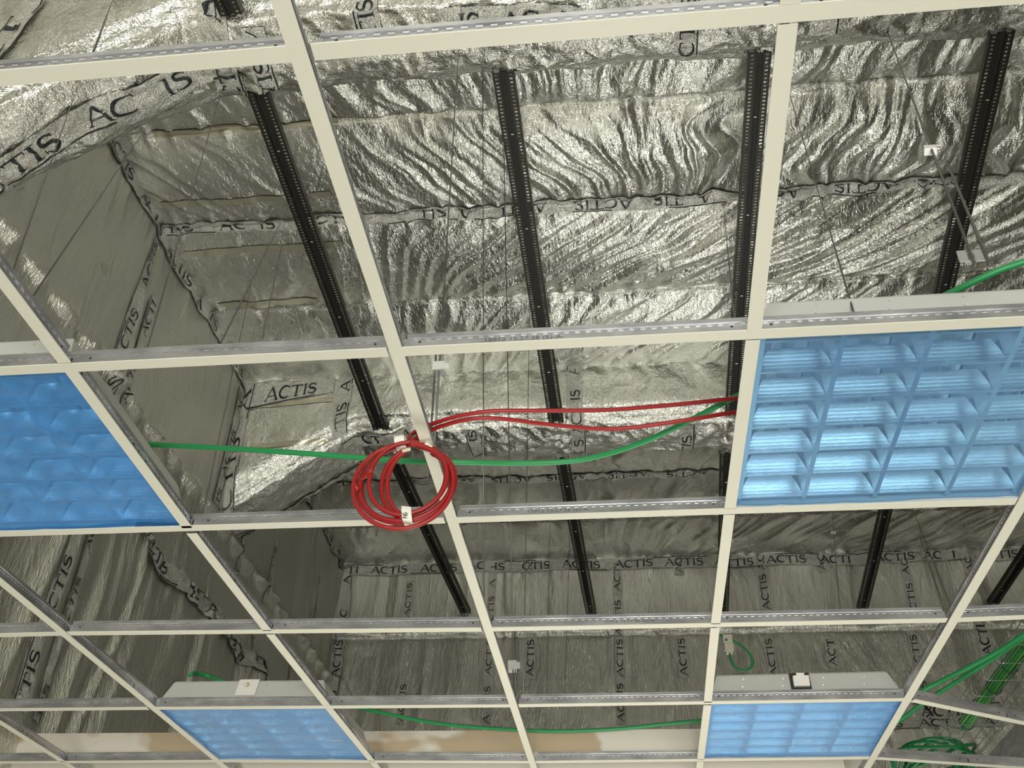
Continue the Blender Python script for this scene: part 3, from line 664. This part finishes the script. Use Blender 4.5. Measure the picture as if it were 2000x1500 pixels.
# ---------------------------------------------------------------- cables
def cable(name, pts, r, m, label, cat, group=None, n=8, parent=None):
    mb = MB(); mb.tube(smooth_path(pts, 8), r, n)
    o = mb.build(name, m, parent, True)
    if parent is None: tag(o, label, cat, group)
    return o
H = lambda px, py, dz: at_h(px, py, G-CZ+dz)
cable('green_cable', [H(150,862,.17), H(290,868,.155), H(450,876,.13), H(600,886,.10), H(790,900,.060), H(900,903,.060), H(1000,905,.075), H(1100,902,.085), H(1170,891,.09), H(1250,866,.095), H(1340,825,.11), H(1435,776,.13),
      H(1600,700,.14), H(1800,600,.145), H(1935,535,.16), H(2010,508,.17), H(2120,465,.18)], .0062, M['green'], 'thick green cable sagging across the opening behind the red coil', 'cable', n=12)
# red cable loop hanging from the grid
cen = at_y(793, 941, .895)
rx, rz = .092, .094
root = empty('red_cable_coil', at_h(825, 848, G-CZ+.05), 'coil of red cable tied with white paper tape hanging from the central main tee', 'cable')
def loop(cx, cz, rx, rz, y, a0, a1, n=40, ph=0.0, wob=.004):
    out = []
    for k in range(n+1):
        a = math.radians(a0+(a1-a0)*k/n); out.append(Vector((cen.x+cx+rx*math.cos(a), y + wob*math.sin(a*1.3+ph), cen.z+cz+rz*math.sin(a))))
    return out
rc = .0045
top1 = [H(1560,765,.15), H(1435,778,.12), H(1300,792,.095), H(1180,801,.075), H(1060,802,.06), H(960,803,.05), H(900,812,.046), H(850,826,.044), at_y(815,842,.93), at_y(800,856,.905)]
top2 = [H(1560,785,.14), H(1435,805,.11), H(1330,822,.085), H(1200,838,.07), H(1080,830,.06), H(980,818,.05), H(920,818,.046), H(860,833,.044), at_y(822,851,.93), at_y(803,866,.91)]
# first core: in, round two full turns to its end on the left
A1 = loop(0, 0, .095, .088, .900, 85, -300, 50) + loop(-.002, .002, .088, .082, .908, 60, -185, 30)
B1 = loop(.0, -.003, .090, .084, .893, 80, -190, 40) + loop(.004, .003, .074, .082, .886, 170, -190, 40, 1.0)
C1 = loop(.012, .004, .062, .078, .905, 110, 250, 24, 2.0) 
C2 = loop(.016, .002, .053, .074, .898, 105, 250, 24, 2.0)
D1 = loop(-.002, -.012, .096, .094, .884, 100, 385, 36, .5)
D2 = loop(.0, -.002, .082, .080, .880, -80, 88, 24, .5)
for nm, pth in (('cable_core', top1 + A1[2:]), ('cable_core', top2 + B1[2:])):
    mb = MB(); mb.tube(smooth_path([p for p in pth], 3), rc, 10); mb.build(nm, M['red'], root, True)
for pth in (C1, C2, D1, D2):
    mb = MB(); mb.tube(smooth_path(pth, 2), rc, 10); mb.build('cable_loop', M['red'], root, True)
for (px, py, qx, qy) in ((690,940,699,958), (703,906,708,914)):
    a, b = at_y(qx, qy, .882), at_y(px, py, .882)
    mb = MB(); mb.tube([a, a+(b-a)*.9], rc, 10); mb.build('cable_end', M['red'], root, True)
    mb = MB(); mb.tube([a+(b-a)*.9, a+(b-a)*1.15], .0018, 8); mb.build('bare_core', M['copper'], root, True)
def sleeve(px, py, ang, ln, rad, ln2=None, y=.897, name='paper_tape_band', dy=.019):
    c = at_y(px, py, y); t = Vector((math.cos(ang), 0, math.sin(ang))); q = Vector((-math.sin(ang), 0, math.cos(ang))); mb = MB(); n = 16; vs = []
    for s_ in (-.5, -.17, .17, .5):
        for k in range(n):
            a = 2*PI*k/n; vs.append(c + t*ln*s_ + q*rad*math.cos(a)*(1+.05*math.sin(5*s_+k)) + Vector((0, dy*math.sin(a), 0)))
    mb.add(vs, [(i*n+k, i*n+(k+1)%n, (i+1)*n+(k+1)%n, (i+1)*n+k) for i in range(3) for k in range(n)])
    return mb.build(name, M['paper'], root, True)
sleeve(783, 865, math.radians(8), .020, .013)
mb = MB(); c = at_y(785, 878, .884); mb.obox(c, (.016,0,.004), (0,.0006,0), (.002,0,-.007)); mb.build('paper_tape_tail', M['cream'], root)
sleeve(838, 873, math.radians(-35), .017, .0056, y=.890, dy=.0065)
# label tape at the bottom with the hand written number
c = at_y(784, 988, .872); ex = at_y(803, 990, .872)-c; ez = at_y(786, 1016, .872)-c
mb = MB(); N = 8
vs = []
for k in range(N+1):
    f = k/N; vs += [c + ez*f + Vector((0,-.003*math.sin(PI*f),0)), c + ez*f + ex + Vector((0,-.003*math.sin(PI*f),0))]
mb.add(vs, [(2*k,2*k+1,2*k+3,2*k+2) for k in range(N)])
mb.add([v + Vector((0,.026,0)) for v in vs], [(2*k,2*k+2,2*k+3,2*k+1) for k in range(N)])
mb.add([vs[0], vs[1], vs[1]+Vector((0,.026,0)), vs[0]+Vector((0,.026,0))], [(0,1,2,3)]); mb.add([vs[-2], vs[-1], vs[-1]+Vector((0,.026,0)), vs[-2]+Vector((0,.026,0))], [(0,3,2,1)])
lbl = mb.build('number_label', M['paper'], root)
def pen(pts, w=.00075):
    P3 = []
    for (a, b) in pts:         # a along the label width, b down
        P3.append(c + ex*a + ez*b + Vector((0,-.0036,0)))
    mb = MB(); mb.tube(smooth_path(P3, 4), w, 5); return mb
mm = pen([(.42,.50),(.30,.42),(.10+.1,.40),(.22,.46)])
# "16" written sideways, reading upward
one = [(.12,.86),(.42,.86)]; 
m1 = MB()
def addpen(m1, pts):
    P3 = [c + ex*a + ez*b + Vector((0,-.0038,0)) for a, b in pts]; m1.tube(smooth_path(P3, 5), .00075, 5)
addpen(m1, [(.20,.80),(.12,.86),(.30,.87),(.50,.86)])
addpen(m1, [(.10,.56),(.22,.70),(.38,.74),(.52,.70),(.56,.60),(.48,.52),(.36,.54),(.34,.64),(.40,.72)])
m1.build('handwritten_number', M['ink'], lbl)
# far green cables
cable('green_cable', [at_y(690,1380,3.2), at_y(760,1395,3.2), at_y(850,1412,3.2), at_y(950,1422,3.2), at_y(1080,1428,3.2), at_y(1200,1424,3.2), at_y(1300,1414,3.2), at_y(1400,1404,3.2), at_y(1480,1392,3.2)], .0075, M['green'], 'green cable sagging in front of the plasterboard strip at the bottom', 'cable')
cable('green_cable', [H(372,1318,.13), H(385,1315,.16), H(410,1322,.16), H(430,1330,.13), H(460,1345,.11)], .008, M['green'], 'short green cable loop behind the lower left fitting', 'cable')
cable('green_cable', [H(2080,1195,.45), H(2000,1240,.42), H(1950,1272,.40), H(1880,1310,.37), H(1800,1350,.33), H(1740,1390,.28), H(1690,1430,.2)], .010, M['green'], 'upper green cable running down from the right edge', 'cable', 'green cables at the right edge')
cable('green_cable', [H(2080,1205,.45), H(2000,1246,.42), H(1950,1280,.40), H(1890,1318,.37), H(1820,1362,.33), H(1770,1398,.28), H(1700,1450,.2), H(1680,1500,.2)], .009, M['green'], 'lower green cable running beside its twin from the right edge', 'cable', 'green cables at the right edge')
# connector with its green loop
q = at_y(1416, 1236, 4.0); root = empty('junction_connector', q, 'cream connector block with a looped green lead hanging right of the short white tee', 'connector')
sc = 1/1957*(4.0-CY)*1.0
mb = MB(); a = at_y(1416,1268,4.0); mb.box((a.x, 4.0, a.z), (a.x+.040, 4.03, a.z+.075)); mb.box((a.x-.004, 3.996, a.z+.030), (a.x+.036, 4.0, a.z+.070)); mb.box((a.x+.006,3.998,a.z-.018),(a.x+.034,4.026,a.z)); mb.build('connector_body', M['cream'], root)
mb = MB(); mb.box((a.x+.004,3.993,a.z+.040),(a.x+.016,3.996,a.z+.052)); mb.build('blue_mark', M['film_deep'], root)
mb = MB(); mb.tube(smooth_path([at_y(1404,1238,4.01), at_y(1418,1246,4.01), at_y(1440,1256,4.01), at_y(1460,1272,4.01), at_y(1470,1290,4.01), at_y(1466,1304,4.01), at_y(1452,1310,4.01), at_y(1436,1303,4.01), at_y(1428,1290,4.01), at_y(1424,1268,4.01)], 6), .006, 8); mb.build('looped_lead', M['green'], root, True)
# wire basket tray with tied bundle
root = empty('wire_cable_tray', (1.98, 3.0, G+.5), 'wire basket cable tray with tied green cables beyond the right main tee', 'cable tray')
zt = CZ+1.62
def wmesh():
    mb = MB(); x0, x1 = 1.90, 2.16
    for x, z in ((x0,.06),(x0,.03),(x0+.02,0),(x0+.085,0),(x0+.15,0),(x1-.02,0),(x1,.03),(x1,.06)): mb.tube([(x,2.7,zt+z),(x,6.6,zt+z)], .0022, 6)
    y = 2.75
    while y < 6.5:
        mb.tube([(x0,y,zt+.06),(x0,y,zt+.01),(x0+.01,y,zt),(x1-.01,y,zt),(x1,y,zt+.01),(x1,y,zt+.06)], .002, 6); y += .2
    return mb
wmesh().build('wire_basket', M['traywire'], root)
rnd = random.Random(5)
for k in range(7):
    x = 1.965+.017*(k % 3); z = zt+.012+.0165*(k//3)
    pts = [Vector((x+rnd.uniform(-.004,.004), y, z+rnd.uniform(-.003,.003))) for y in np.arange(2.7, 4.6, .35)]
    cable('green_cable', pts, .0075, M['lgreen'] if k % 2 else M['green'], ['green data cable lying in the wire tray' , 'bright green data cable lying in the wire tray'][k % 2], 'cable', 'green cables tied together in the wire tray' if k % 2 == 0 else 'bright green cables tied in the wire tray')
for y in np.arange(2.9, 4.4, .25):
    mb = MB(); mb.tube([Vector((1.982+.034*math.cos(t), y, zt+.028+.034*math.sin(t))) for t in np.linspace(0, 2*PI, 14)], .0022, 5); tag(mb.build('cable_tie', M['dark']), 'black tie around the green cable bundle in the tray', 'cable tie', 'ties around the green bundle')
for k in range(9):
    r = .12+.010*k; cx, cy = 1.95+.01*rnd.random(), 5.0; z = zt-.03+.006*k
    pts = [Vector((cx+r*math.cos(t)*1.0, cy+r*1.9*math.sin(t), z+.04*math.sin(t*2+k))) for t in np.linspace(0, 2*PI, 20)]
    cable('green_cable', pts, .008, M['green'], 'slack loop of green cable heaped beside the tray at the lower right', 'cable', 'heaped slack green cable loops')
# bulkhead at the bottom right: grey soffit edge of the plaster wall
mb = MB(); mb.box((1.852, 2.2, CZ+1.16), (1.866, 4.3, CZ+1.32)); tag(mb.build('trim_1', M['galv']), kind='structure')
